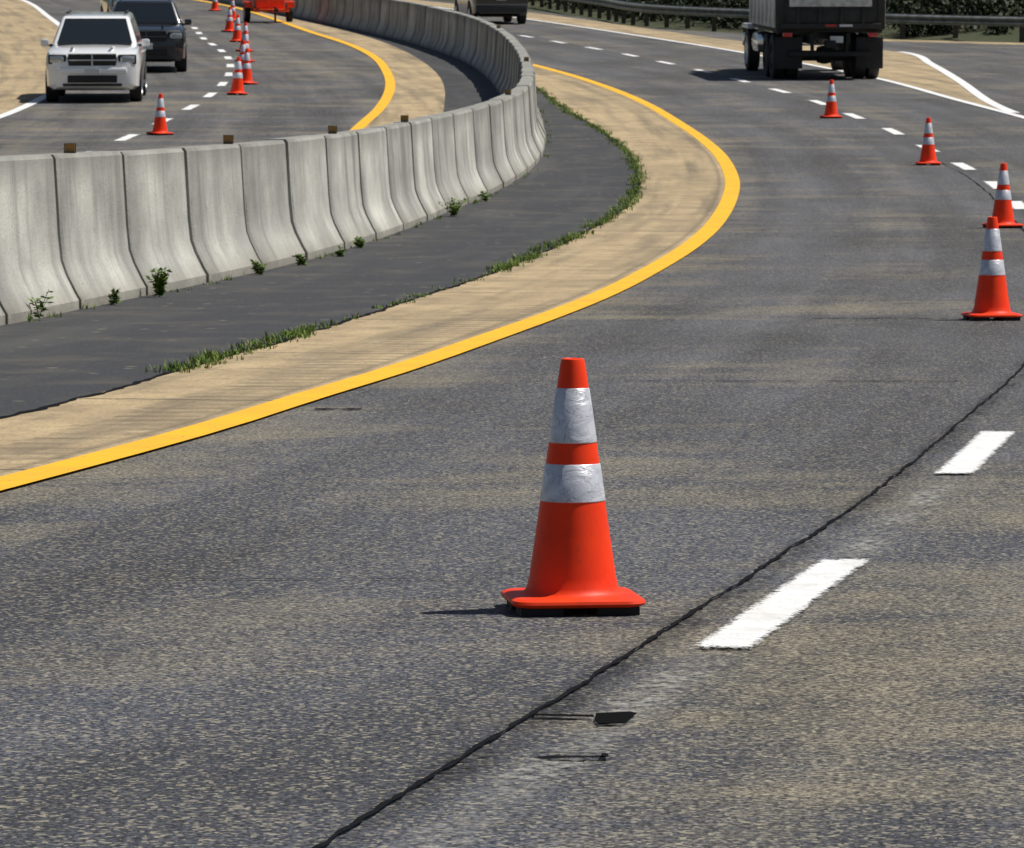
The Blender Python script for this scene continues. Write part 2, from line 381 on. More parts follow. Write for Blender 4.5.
# ------------------------------------------------------------------ median barrier
def build_barrier():
    prof = [(0, -.03), (0, .07), (-.035, .13), (-.10, .26), (-.135, .36), (-.155, .55), (-.185, 1.10), (-.205, 1.13),
            (-.385, 1.13), (-.405, 1.10), (-.435, .55), (-.455, .36), (-.49, .26), (-.555, .13), (-.59, .07), (-.59, -.03)]
    P = len(prof); L = 2.4; V = []; Fc = []; uv = []
    tab = [(12.0, 0.0)]; y = 12.0; s = 0
    while y < 258:
        y2 = y + .25; s += math.hypot(.25, foot(y2) - foot(y)); y = y2; tab.append((y, s))
    def y_at(s0):
        lo, hi = 0, len(tab) - 1
        while hi - lo > 1:
            mid = (lo + hi) // 2
            if tab[mid][1] < s0: lo = mid
            else: hi = mid
        a, b = tab[lo], tab[hi]; t = (s0 - a[1]) / (b[1] - a[1]); return a[0] + (b[0] - a[0]) * t
    n = int(tab[-1][1] / L)
    for k in range(n):
        jit = U(-.006, .006); jz = U(-.006, .006); b = len(V); TS = [0, .012, .2, .4, .6, .8, .98, 1]; S = len(TS) - 1
        saw = U(.012, .034)
        for i, t in enumerate(TS):
            s_ = k * L + .009 + t * (L - .018); y = y_at(s_)
            dy = .3; tx, ty = (foot(y + dy) - foot(y - dy)), 2 * dy; l = math.hypot(tx, ty); nx_, ny_ = ty / l, -tx / l
            o = jit - (t - .5) * saw + (0 if 0 < i < S else -.016)
            for (d, z) in prof:
                sg = 1 if d > -.3 else -1
                V.append((foot(y) + nx_ * (d + o * sg), y + ny_ * (d + o * sg), zpl(y) + z + (jz if z > .5 else 0)))
                uv.append((s_ + (0 if d > -.3 else 480.), z))
        for i in range(S):
            for j in range(P - 1):
                a = b + i * P + j; Fc.append((a, a + 1, a + P + 1, a + P))
        Fc.append(tuple(b + j for j in range(P))[::-1]); Fc.append(tuple(b + S * P + j for j in range(P)))
    mkobj('concrete_median_barrier', V, Fc, BARR, uvs=uv, smooth=28)
build_barrier()

AMB = simple('amber_reflector', (.30, .15, .03), .35, nz=.2)
DKP = simple('dark_plastic', (.05, .04, .03), .6)
def bx(V, Fc, I, c, s, mi=0, rot=0):
    b = len(V); cx, cy, cz = c; sx, sy, sz = [q / 2 for q in s]; cr, sr = math.cos(rot), math.sin(rot)
    for dz in (-sz, sz):
        for dx, dy in ((-sx, -sy), (sx, -sy), (sx, sy), (-sx, sy)):
            V.append((cx + dx * cr - dy * sr, cy + dx * sr + dy * cr, cz + dz))
    for f in ((3, 2, 1, 0), (4, 5, 6, 7), (0, 1, 5, 4), (1, 2, 6, 5), (2, 3, 7, 6), (3, 0, 4, 7)):
        Fc.append(tuple(b + q for q in f)); I.append(mi)
for y in (34.4, 40.5, 46.5, 52.7, 67.0, 84, 107.0):
    V = []; Fc = []; I = []; x = foot(y) - .29; z = zg(y) + 1.13
    bx(V, Fc, I, (x, y, z + .006), (.085, .09, .02), 1); bx(V, Fc, I, (x, y, z + .045), (.075, .03, .06), 0)
    bx(V, Fc, I, (x, y + .02, z + .04), (.09, .012, .075), 1)
    mkobj('barrier_reflector', V, Fc, [AMB, DKP], I)

# ------------------------------------------------------------------ traffic cones
def mat_orange():
    m = M('cone_orange'); p = m.pos(); n = m.noise(p, 9, 5, .6); n2 = m.noise(m.sc(p, (30, 30, 4)), 1, 4, .7)
    c = m.mix(m.mr(n, .4, .7), (.95, .046, .002), (.82, .036, .004))
    c = m.mix(m.mr(n2, .6, .75, 0, .35), c, (.42, .05, .02))
    sp = m.noise(p, 70, 3, .7); c = m.mix(m.mr(sp, .66, .72, 0, .5), c, (.30, .05, .025))
    z = m.xyz(p)[2]
    c = m.mix(m.mr(m.math('ADD', z, m.math('MULTIPLY', n2, .08)), .12, .05, 0, .3), c, (.40, .06, .02))
    m.col(c); m.rough(.5); m.set('Specular IOR Level', .28); m.bump(n, .1, .01); return m.mat
ORG = mat_orange()
def mat_band():
    m = M('cone_reflective_band'); p = m.pos(); n = m.noise(m.sc(p, (9, 9, 22)), 1, 5, .65, 1.2)
    n2 = m.noise(p, 45, 4, .7)
    c = m.mix(m.mr(n, .35, .7), (.74, .74, .78), (.44, .45, .50))
    c = m.mix(m.mr(n2, .60, .7, 0, .45), c, (.22, .21, .20))
    ck = m.noise(m.sc(p, (14, 14, 6)), 1, 2, .5, 2.)
    cr = m.mr(m.math('ABSOLUTE', m.math('SUBTRACT', ck, .5)), .012, .0, 0, .55)
    c = m.mix(cr, c, (.22, .22, .25))
    m.col(c); m.rough(.40); m.set('Metallic', .3); m.bump(n, .35, .01); return m.mat
BAND = mat_band(); RUB = simple('black_rubber', (.010, .010, .011), .75)

def cone_mesh(seed):
    V = []; Fc = []; I = []
    N = 48
    rb = lambda z: .130 - (z - .05) / .66 * .096
    def band(prof, mi, close=False):
        b = len(V)
        for r, z in prof:
            for k in range(N):
                a = 2 * math.pi * k / N; V.append((r * math.cos(a), r * math.sin(a), z))
        for i in range(len(prof) - 1):
            for k in range(N):
                q = b + i * N + k; q2 = b + i * N + (k + 1) % N; Fc.append((q, q2, q2 + N, q + N)); I.append(mi)
    band([(.160, .047), (.146, .050), (.136, .057), (.1295, .070), (rb(.10), .10), (rb(.305), .305), (rb(.47) , .47), (rb(.60), .60), (rb(.70), .70), (rb(.71) - .002, .7135),
          (.026, .716), (.021, .710), (.018, .60)], 0)
    e = .0022
    band([(rb(.312), .3115), (rb(.314) + e, .314), (rb(.416) + e, .416), (rb(.419), .4185)], 1)
    band([(rb(.478), .4775), (rb(.480) + e, .480), (rb(.630) + e, .630), (rb(.633), .6325)], 1)
    def ring(h, r, z):
        b = len(V); n = 8
        for cx, cy, a0 in ((h - r, h - r, 0), (-h + r, h - r, 90), (-h + r, -h + r, 180), (h - r, -h + r, 270)):
            for k in range(n + 1):
                a = math.radians(a0 + 90 * k / n); V.append((cx + r * math.cos(a), cy + r * math.sin(a), z))
        return b, 4 * (n + 1)
    def slab(rings, mi):
        rr = [ring(*q) for q in rings]; n = rr[0][1]
        for (a, _), (b, _) in zip(rr, rr[1:]):
            for k in range(n): Fc.append((a + k, a + (k + 1) % n, b + (k + 1) % n, b + k)); I.append(mi)
        Fc.append(tuple(rr[0][0] + k for k in range(n))[::-1]); I.append(mi)
        Fc.append(tuple(rr[-1][0] + k for k in range(n))); I.append(mi)
    slab([(.176, .055, .0225), (.186, .06, .026), (.190, .06, .033), (.187, .06, .041), (.176, .055, .0462), (.160, .05, .048)], 0)
    for sx in (-1, 1):
        for sy in (-1, 1): bx(V, Fc, I, (sx * .108, sy * .108, .012), (.12, .12, .024), 2)
    me = bpy.data.meshes.new('traffic_cone'); me.from_pydata(V, [], Fc)
    for mt in (ORG, BAND, RUB): me.materials.append(mt)
    me.polygons.foreach_set('material_index', I); me.polygons.foreach_set('use_smooth', [True] * len(me.polygons))
    me.set_sharp_from_angle(angle=math.radians(40)); return me
CM = cone_mesh(1)
def cone(x, y, rz, sc=1., tilt=0):
    o = bpy.data.objects.new('traffic_cone', CM); COL.objects.link(o)
    sl = math.atan((zg(y + .5) - zg(y - .5)))
    o.location = (x, y, zpl(y) + .001); o.rotation_euler = (sl, tilt, rz); o.scale = (sc,) * 3
cone(.172, 12.93, math.radians(7))
for x, y, r in ((3.34, 31.8, .1), (5.44, 50.7, .3), (6.3, 69.3, 0), (5.99, 86.0, .2)): cone(x, y, r)
for x, y in ((-6.12, 79.6), (-5.8, 96.7), (-5.95, 102.5), (-6.39, 108.6), (-6.85, 117.5), (-7.35, 126), (-8.1, 135), (-9.0, 146), (-9.75, 160), (-11.4, 176)): cone(x, y, R() * 1.5, 1.12 if y > 90 else 1.0)

# ------------------------------------------------------------------ grass and weeds
def blade(V, Fc, x, y, z, h, w, lean, az):
    b = len(V); dx, dy = math.cos(az), math.sin(az); px, py = -dy * w / 2, dx * w / 2
    for t in (0, .5):
        k = lean * t * t; V.append((x + dx * k - px * (1 - t * .4), y + dy * k - py * (1 - t * .4), z + h * t)); V.append((x + dx * k + px * (1 - t * .4), y + dy * k + py * (1 - t * .4), z + h * t))
    V.append((x + dx * lean, y + dy * lean, z + h * (1 - .2 * min(1, lean / h))))
    Fc += [(b, b + 1, b + 3, b + 2), (b + 2, b + 3, b + 4)]
def clump(V, Fc, x, y, r, n, h):
    for _ in range(n):
        a = R() * 6.283; q = r * math.sqrt(R()); hh = h * U(.4, 1.1)
        xx, yy = x + q * math.cos(a), y + q * math.sin(a) * 1.5
        blade(V, Fc, xx, yy, zpl(yy) + .003, hh, U(.005, .011), hh * U(.1, .9), R() * 6.283)
V = []; Fc = []
y = 25.0
while y < 100:
    if y < 30.5: dens = .95; hh = U(.03, .085); n = int(U(18, 44)); r = U(.05, .13)
    elif y < 40: dens = .40; hh = U(.02, .06); n = int(U(8, 22)); r = U(.03, .09)
    else:
        dens = .92 if math.sin(y * 1.1) + math.sin(y * .37) > -1.1 else .35
        hh = U(.03, .10); n = int(U(12, 34)); r = U(.04, .12)
    if R() < dens: clump(V, Fc, dk(y) + U(-.10, .05), y, r, n, hh)
    y += .12 if y < 44 else .15
for _ in range(60):
    y = U(30, 90); clump(V, Fc, foot(y) + U(.04, .10), y, .05, 10, U(.03, .07))
mkobj('verge_grass', V, Fc, GRAS)

def weed(x, y, h, n, spread):
    V = []; Fc = []; z0 = zpl(y)
    for _ in range(n):
        az = R() * 6.283; lean = U(.1, 1.0) * spread; hh = h * U(.5, 1.05)
        pts = []
        for k in range(6):
            t = k / 5; pts.append(Vector((x + math.cos(az) * lean * t ** 1.5, y + math.sin(az) * lean * t ** 1.5, z0 + hh * t)))
        for k in range(5):
            a, b_ = pts[k], pts[k + 1]; q = len(V); V += [(a.x - .003, a.y, a.z), (a.x + .003, a.y, a.z), (b_.x + .002, b_.y, b_.z), (b_.x - .002, b_.y, b_.z)]; Fc.append((q, q + 1, q + 2, q + 3))
        for k in range(1, 6):
            for _ in range(3):
                c = pts[k]; l = U(.03, .065); a2 = R() * 6.283; e = U(-.3, .7)
                d = Vector((math.cos(a2) * math.cos(e), math.sin(a2) * math.cos(e), math.sin(e))) * l
                s = d.cross(Vector((U(-1, 1), U(-1, 1), 1))).normalized() * l * .24; q = len(V)
                V += [tuple(c), tuple(c + d * .5 + s), tuple(c + d), tuple(c + d * .5 - s)]; Fc.append((q, q + 1, q + 2, q + 3))
    mkobj('roadside_weed', V, Fc, WEED)
for x, y, h, n, sp in ((-2.80, 35.5, .21, 26, .09), (-3.34, 31.7, .20, 4, .10), (-3.03, 34.1, .13, 6, .05), (-2.26, 39.7, .11, 8, .05), (-1.98, 41.7, .10, 8, .05),
                       (-1.70, 43.6, .08, 6, .06), (-1.57, 45.6, .10, 8, .06), (-.74, 53.7, .20, 18, .20), (-.40, 57.9, .13, 8, .10)):
    weed(x + .06, y, h, n, sp)

# ------------------------------------------------------------------ foliage
def leafcloud(V, Fc, c, rx, ry, rz, n, s):
    for _ in range(n):
        while True:
            p = Vector((U(-1, 1), U(-1, 1), U(-1, 1)))
            if p.length < 1: break
        p = p.normalized() * (p.length ** .4)
        q = Vector((c[0] + p.x * rx, c[1] + p.y * ry, c[2] + p.z * rz))
        d = Vector((U(-1, 1), U(-1, 1), U(-1, 1))).normalized() * s * U(.5, 1.2)
        e = d.cross(Vector((U(-1, 1), U(-1, 1), U(-1, 1)))).normalized() * s * U(.25, .5); b = len(V)
        V += [tuple(q - d), tuple(q + e), tuple(q + d), tuple(q - e)]; Fc.append((b, b + 1, b + 2, b + 3))
V = []; Fc = []
for _ in range(330):
    y = U(127, 205); x = rail(y) + 1.3 + abs(random.gauss(0, 1)) * 5
    if x > 60: continue
    z = zg(y) + hill(x, y); r = U(.5, 1.6)
    for _ in range(4): leafcloud(V, Fc, (x + U(-r, r) * .6, y + U(-r, r) * .6, z + r * U(.2, .8)), r * .6, r * .6, r * .55, int(55 * r), .13)
mkobj('roadside_shrubs', V, Fc, LEAF2)

def tree_mesh(seed, h):
    random.seed(seed); V = []; Fc = []; I = []
    def limb(a, b, r0, r1, n=7):
        d = (b - a).normalized(); u = d.orthogonal().normalized(); w = d.cross(u); q = len(V)
        for P, r in ((a, r0), (b, r1)):
            for k in range(n):
                t = 6.283 * k / n; V.append(tuple(P + u * r * math.cos(t) + w * r * math.sin(t)))
        for k in range(n): Fc.append((q + k, q + (k + 1) % n, q + n + (k + 1) % n, q + n + k)); I.append(0)
    p = Vector((0, 0, -.3)); r = h * .028; tips = []
    segs = 7
    for i in range(segs):
        p2 = p + Vector((U(-.25, .25), U(-.25, .25), h * .85 / segs)); r2 = r * .8; limb(p, p2, r, r2)
        if i >= 1:
            for _ in range(4):
                a = R() * 6.283; l = h * U(.18, .34) * (1.15 - i / segs * .7)
                e = p2 + Vector((math.cos(a) * l, math.sin(a) * l, l * U(.1, .6))); limb(p2, e, r2 * .5, r2 * .12, 5)
                tips += [e, (p2 + e) / 2 + Vector((0, 0, .3))]
        p, r = p2, r2
    tips.append(p)
    nl = len(Fc)
    for t in tips:
        s = U(.5, 1.25) * h / 9
        leafcloud(V, Fc, t, s * 1.2, s * 1.2, s * .8, int(95), .17)
    I += [1] * (len(Fc) - nl)
    me = bpy.data.meshes.new('deciduous_tree'); me.from_pydata(V, [], Fc); me.materials.append(BARK); me.materials.append(LEAF)
    me.polygons.foreach_set('material_index', I); return me
TM = [tree_mesh(i, h) for i, h in ((3, 9), (4, 11), (5, 8))]
random.seed(21)
spots = [(12, 176), (19, 168), (27, 160), (34, 152), (43, 146), (8, 196), (17, 190), (27, 182), (38, 172), (52, 160), (3, 214), (14, 212), (-3, 232), (30, 205), (60, 175), (-38, 150), (-42, 185), (-36, 120), (-40, 90), (-46, 215)]
for i, (x, y) in enumerate(spots):
    o = bpy.data.objects.new('deciduous_tree', TM[i % 3]); COL.objects.link(o)
    o.location = (x, y, zg(y) + hill(x, y)); o.rotation_euler = (0, 0, R() * 6); s = U(.85, 1.25); o.scale = (s, s, s * U(.9, 1.1))
V = []; Fc = []
for _ in range(260):
    a = R(); x = -140 + 280 * a; y = U(270, 330) - abs(x) * .5
    leafcloud(V, Fc, (x, y, zg(y) + U(2, 8)), U(3, 5), U(3, 5), U(2.5, 4), 70, .7)
mkobj('distant_tree_line', V, Fc, LEAF)

# ------------------------------------------------------------------ guardrail
GALV = simple('galvanised_steel', (.22, .24, .23), .5, .5, nz=.3, scale=4)
WOOD = simple('guardrail_post_wood', (.08, .062, .042), .9, nz=.3, scale=10)
def guardrail():
    V = []; Fc = []; I = []
    pts = []; y = 113.0
    while y < 215:
        pts.append((rail(y), y)); y += .6
    prof = [(.0, .45), (.0, .47), (-.08, .51), (-.08, .55), (0, .60), (-.08, .65), (-.08, .69), (0, .73), (0, .75)]
    P = len(prof)
    for i, (x, y) in enumerate(pts):
        a = pts[max(0, i - 1)]; c = pts[min(len(pts) - 1, i + 1)]; tx, ty = c[0] - a[0], c[1] - a[1]; l = math.hypot(tx, ty); nx_, ny_ = ty / l, -tx / l
        for d, z in prof: V.append((x + nx_ * d, y + ny_ * d, zg(y) + z))
    for i in range(len(pts) - 1):
        for j in range(P - 1): a = i * P + j; Fc.append((a, a + 1, a + P + 1, a + P)); I.append(0)
    s = 0
    for i in range(1, len(pts)):
        s += math.hypot(pts[i][0] - pts[i - 1][0], pts[i][1] - pts[i - 1][1])
        if s > 1.9: s = 0; bx(V, Fc, I, (pts[i][0] + .16, pts[i][1], zg(pts[i][1]) + .33), (.15, .2, .9), 1)
    mkobj('guardrail', V, Fc, [GALV, WOOD], I)
guardrail()
V = []; Fc = []; I = []; x, y = 2.9, 171.; bx(V, Fc, I, (x, y, zg(y) + .6), (.10, .03, 1.3), 0); bx(V, Fc, I, (x, y - .02, zg(y) + 1.1), (.08, .01, .16), 1)
mkobj('delineator_post', V, Fc, [simple('post_white', (.55, .55, .52), .6), simple('reflector_white', (.7, .7, .7), .3)], I)

# ------------------------------------------------------------------ vehicles
GLASS = simple('car_glass', (.012, .016, .02), .06, 0, spec=.6)
TIRE = simple('tyre_rubber', (.016, .016, .017), .8, nz=.3, scale=30)
RIM = simple('alloy_rim', (.55, .56, .58), .3, .85)
CHR = simple('chrome', (.7, .7, .72), .15, 1.)
GRL = simple('grille_black', (.008, .008, .009), .5)
LAMPG = simple('headlamp_glass', (.40, .42, .45), .12, .3, coat=1.)
REDL = simple('tail_lamp_red', (.50, .012, .010), .2, coat=.8)
PLATE = simple('licence_plate', (.6, .62, .62), .5)
PLAS = simple('bumper_plastic', (.03, .03, .032), .6)

def empty(name, loc, rz, slope=0.):
    e = bpy.data.objects.new(name, None); COL.objects.link(e); e.location = loc
    e.rotation_euler = (Matrix.Rotation(slope, 4, 'X') @ Matrix.Rotation(rz, 4, 'Z')).to_euler()
    return e
def part(name, par, c, s, mat, bev=.01, rot=(0, 0, 0), tap=None):
    bm = bmesh.new(); bmesh.ops.create_cube(bm, size=1.0)
    for v in bm.verts:
        k = 1.0 if tap is None or v.co.z < 0 else tap
        v.co = Vector((v.co.x * s[0] * k, v.co.y * s[1] * k, v.co.z * s[2]))
    if bev: bmesh.ops.bevel(bm, geom=list(bm.edges), offset=min(bev, min(s) * .45), segments=2, affect='EDGES', profile=.6)
    me = bpy.data.meshes.new(name); bm.to_mesh(me); bm.free(); me.materials.append(mat)
    me.polygons.foreach_set('use_smooth', [True] * len(me.polygons)); me.set_sharp_from_angle(angle=math.radians(35))
    o = bpy.data.objects.new(name, me); COL.objects.link(o); o.parent = par; o.location = c; o.rotation_euler = rot; return o
def lathe_x(name, par, c, prof, mats, idx, N=32):
    V = []; Fc = []; I = []
    for x, r in prof:
        for k in range(N): a = 6.28319 * k / N; V.append((x, r * math.cos(a), r * math.sin(a)))
    for i in range(len(prof) - 1):
        for k in range(N): Fc.append((i * N + k, (i + 1) * N + k, (i + 1) * N + (k + 1) % N, i * N + (k + 1) % N)); I.append(idx[i])
    o = mkobj(name, V, Fc, mats, I, smooth=40, parent=par); o.location = c; return o
def wheel(par, x, y, r=.37, w=.25, rimmat=None):
    s = 1 if x > 0 else -1
    prof = [(-w/2 * s, r * .3), (-w/2 * s, r * .9), (-w/2 * .85 * s, r), (w/2 * .85 * s, r), (w/2 * s, r * .9), (w/2 * s, r * .68), (w * .36 * s, r * .63), (w * .30 * s, r * .2), (w * .42 * s, r * .16), (w * .42 * s, .001)]
    o = lathe_x('wheel', par, (x, y, r), prof, [TIRE, rimmat or RIM, GRL], [0, 0, 0, 0, 0, 1, 2, 1, 1])
    V = []; Fc = []; I = []
    for k in range(5):
        a = 6.283 * k / 5; b = len(V); ca, sa = math.cos(a), math.sin(a)
        for (rr, hw) in ((r * .12, r * .11), (r * .66, r * .09)):
            for xx in (w * .33 * s, w * .43 * s):
                for sg in (-1, 1): V.append((xx, rr * ca - sg * hw * sa, rr * sa + sg * hw * ca))
        Fc += [(b+2, b+3, b+7, b+6), (b, b+2, b+6, b+4), (b+1, b+3, b+7, b+5)]; I += [0, 0, 0]
    q = mkobj('wheel_spokes', V, Fc, [rimmat or RIM], I, parent=par); q.location = (x, y, r)
def quadpanel(name, par, pts, mat, th=.012):
    p = [Vector(q) for q in pts]; n = (p[1] - p[0]).cross(p[3] - p[0]).normalized()
    V = [tuple(q + n * th) for q in p] + [tuple(q - n * .01) for q in p]
    return mkobj(name, V, [(0, 1, 2, 3), (4, 5, 1, 0), (5, 6, 2, 1), (6, 7, 3, 2), (7, 4, 0, 3)], mat, parent=par)

def suv(loc, rz, paint, boxy=False, name='suv', slope=.046, bright=True, h=1.72):
    e = empty(name, loc, rz, slope)
    st = [(-2.50, .60, .42, .80), (-2.46, .78, .33, .93), (-2.36, .90, .28, 1.02), (-2.1, .955, .26, 1.08), (-1.6, .965, .26, 1.11), (-1.0, .965, .27, 1.135), (-.6, .965, .28, 1.14),
          (1.0, .965, .28, 1.15), (2.0, .96, .28, 1.15), (2.38, .93, .30, 1.13), (2.50, .86, .38, 1.03)]
    def ring(w, zb, zs):
        h_ = zs - zb
        half = [(.0, zb), (.86 * w, zb), (.97 * w, zb + .07), (.985 * w, zb + .38 * h_), (1.0 * w, zb + .62 * h_), (.985 * w, zb + .80 * h_), (.945 * w, zs - .045), (.86 * w, zs - .008), (.5 * w, zs + .012), (0, zs + .018)]
        return half + [(-x, z) for x, z in half[-2:0:-1]]
    V = []; Fc = []
    for y, w, zb, zs in st:
        r_ = ring(w, zb, zs); n = len(r_); V += [(x, y, z) for x, z in r_]
    for i in range(len(st) - 1):
        for k in range(n): a = i * n + k; b = i * n + (k + 1) % n; Fc.append((b, a, a + n, b + n))
    Fc.append(tuple(range(n))); Fc.append(tuple((len(st) - 1) * n + k for k in range(n))[::-1])
    body = mkobj('body', V, Fc, paint, smooth=30)
    bm = bmesh.new(); bm.from_mesh(body.data); bmesh.ops.recalc_face_normals(bm, faces=bm.faces[:]); bm.to_mesh(body.data); bm.free()
    cut = []
    for wy in (-1.55, 1.5):
        for sx in (-1, 1):
            bm = bmesh.new(); bmesh.ops.create_cone(bm, cap_ends=True, segments=32, radius1=.44, radius2=.44, depth=.42, matrix=Matrix.Translation((sx * .87, wy, .38)) @ Matrix.Rotation(math.pi / 2, 4, 'Y'))
            me = bpy.data.meshes.new('cut'); bm.to_mesh(me); bm.free(); co = bpy.data.objects.new('cut', me); COL.objects.link(co); cut.append(co)
            md = body.modifiers.new('b', 'BOOLEAN'); md.operation = 'DIFFERENCE'; md.object = co; md.solver = 'EXACT'
    dg = bpy.context.evaluated_depsgraph_get(); dg.update()
    nm = bpy.data.meshes.new_from_object(body.evaluated_get(dg)); body.modifiers.clear(); body.data = nm
    for co in cut: bpy.data.objects.remove(co)
    body.parent = e
    nm.polygons.foreach_set('use_smooth', [True] * len(nm.polygons)); nm.set_sharp_from_angle(angle=math.radians(28))
    for wy in (-1.55, 1.5):
        for sx in (-1, 1): wheel(e, sx * .85, wy)
    part('underbody', e, (0, 0, .38), (1.3, 4.5, .25), GRL, .03)
    wb, wt = .88, .68; zb, zt = 1.10, h
    yb0, yt0 = (-1.12, -.30) if not boxy else (-1.0, -.45); yb1, yt1 = 2.40, 2.12
    cv = [(-wb, yb0, zb), (wb, yb0, zb), (wb, yb1, zb), (-wb, yb1, zb), (-wt, yt0, zt - .03), (wt, yt0, zt - .03), (wt, yt1, zt), (-wt, yt1, zt)]
    bm = bmesh.new(); vs = [bm.verts.new(q) for q in cv]
    for f in ((3, 2, 1, 0), (4, 5, 6, 7), (0, 1, 5, 4), (1, 2, 6, 5), (2, 3, 7, 6), (3, 0, 4, 7)): bm.faces.new([vs[q] for q in f])
    bmesh.ops.bevel(bm, geom=list(bm.edges), offset=.07, segments=4, affect='EDGES', profile=.5)
    me = bpy.data.meshes.new('cabin'); bm.to_mesh(me); bm.free(); me.materials.append(paint); me.polygons.foreach_set('use_smooth', [True] * len(me.polygons)); me.set_sharp_from_angle(angle=math.radians(50))
    o = bpy.data.objects.new('cabin', me); COL.objects.link(o); o.parent = e
    P = [Vector(q) for q in cv]
    def face(a, b, c, d, u0, u1, v0, v1):
        f = lambda u, v: (P[a] * (1 - u) + P[b] * u) * (1 - v) + (P[d] * (1 - u) + P[c] * u) * v
        return [f(u0, v0), f(u1, v0), f(u1, v1), f(u0, v1)]
    quadpanel('windshield', e, face(0, 1, 5, 4, .055, .945, .10, .90), GLASS)
    for (u0, u1) in ((.10, .36), (.38, .64), (.66, .90)):
        quadpanel('side_window', e, face(1, 2, 6, 5, u0, u1, .12, .86), GLASS)
        quadpanel('side_window', e, face(3, 0, 4, 7, 1 - u1, 1 - u0, .12, .86), GLASS)
    quadpanel('rear_window', e, face(2, 3, 7, 6, .09, .91, .22, .86), GLASS)
    for sx in (-1, 1):
        part('roof_rail', e, (sx * .60, .9, zt + .03), (.04, 2.0, .03), GRL, .01)
        part('wing_mirror', e, (sx * 1.03, -.72, 1.17), (.17, .12, .15), paint, .04)
        part('mirror_glass', e, (sx * 1.03, -.655, 1.17), (.13, .01, .11), GLASS, .0)
        part('mirror_arm', e, (sx * .93, -.70, 1.12), (.12, .06, .05), GRL, .01)
        part('headlamp_housing', e, (sx * .70, -2.405, .88), (.38, .10, .20), GRL, .035, (0, 0, sx * .22))
        part('headlamp', e, (sx * .72, -2.43, .885), (.27, .09, .14), LAMPG, .03, (0, 0, sx * .22))
        part('headlamp_bulb', e, (sx * .62, -2.478, .885), (.10, .02, .10), CHR, .02)
        part('fog_lamp_recess', e, (sx * .66, -2.425, .50), (.24, .05, .13), GRL, .02, (0, 0, sx * .25))
        part('fog_lamp', e, (sx * .66, -2.44, .50), (.11, .05, .08), LAMPG, .02, (0, 0, sx * .25))
        part('tail_lamp', e, (sx * .80, 2.43, .95), (.24, .10, .24), REDL, .03)
        part('tail_lamp_upper', e, (sx * .86, 2.38, 1.07), (.12, .1, .16), REDL, .03)
        part('wheel_arch_trim', e, (sx * .955, 0, .30), (.05, 2.2, .08), PLAS, .015)
        part('door_handle', e, (sx * .975, -.05, .97), (.03, .2, .03), paint, .01)
        part('door_handle', e, (sx * .975, .85, .97), (.03, .2, .03), paint, .01)
    part('grille', e, (0, -2.475, .87), (.98, .06, .25), GRL, .03)
    cm = simple('chrome_bar', (.62, .62, .64), .25, .6) if bright else simple('dark_chrome', (.12, .12, .13), .3, .8)
    part('grille_bar_h', e, (0, -2.51, .87), (.94, .02, .028), cm, .008)
    part('grille_bar_v', e, (0, -2.508, .87), (.030, .02, .235), cm, .008)
    part('grille_frame_top', e, (0, -2.50, .995), (.98, .035, .022), paint, .008)
    part('bumper', e, (0, -2.50, .655), (1.40, .12, .13), paint, .05)
    part('lower_intake', e, (0, -2.50, .49), (1.0, .05, .15), GRL, .02)
    part('licence_plate', e, (0, -2.575, .64), (.30, .012, .14), PLATE, .004)
    part('skid_plate', e, (0, -2.46, .375), (1.2, .08, .07), PLAS, .03)
    part('hood_crease', e, (-.42, -1.75, 1.112), (.05, 1.2, .03), paint, .014, (-.035, 0, .06))
    part('hood_crease', e, (.42, -1.75, 1.112), (.05, 1.2, .03), paint, .014, (-.035, 0, -.06))
    part('wiper_cowl', e, (0, -1.12, 1.145), (1.5, .12, .03), GRL, .01)
    part('rear_bumper', e, (0, 2.50, .55), (1.75, .16, .28), paint if not boxy else PLAS, .05)
    part('rear_plate', e, (0, 2.505, .90), (.32, .02, .16), PLATE, .004)
    return e

def paintmat(name, c, r=.3):
    m = M(name); m.col(c); m.rough(r); m.set('Coat Weight', 1.); m.set('Coat Roughness', .05); return m.mat
WP = paintmat('white_car_paint', (.86, .86, .86)); BP = paintmat('black_car_paint', (.008, .010, .014), .35)
SP = paintmat('silver_blue_car_paint', (.20, .25, .33)); BP2 = paintmat('dark_car_paint', (.006, .006, .008))
suv((-8.60, 95.0, zpl(95.0)), math.radians(3), WP, h=1.74)
suv((-8.95, 112.0, zpl(112)), math.radians(5), BP, True, bright=False)
suv((-12.4, 150.5, zpl(150.5)), math.radians(9), SP, name='car', h=1.55)
suv((-.75, 157.6, zpl(157.6)), math.radians(180 + 9), BP2, True, bright=False)

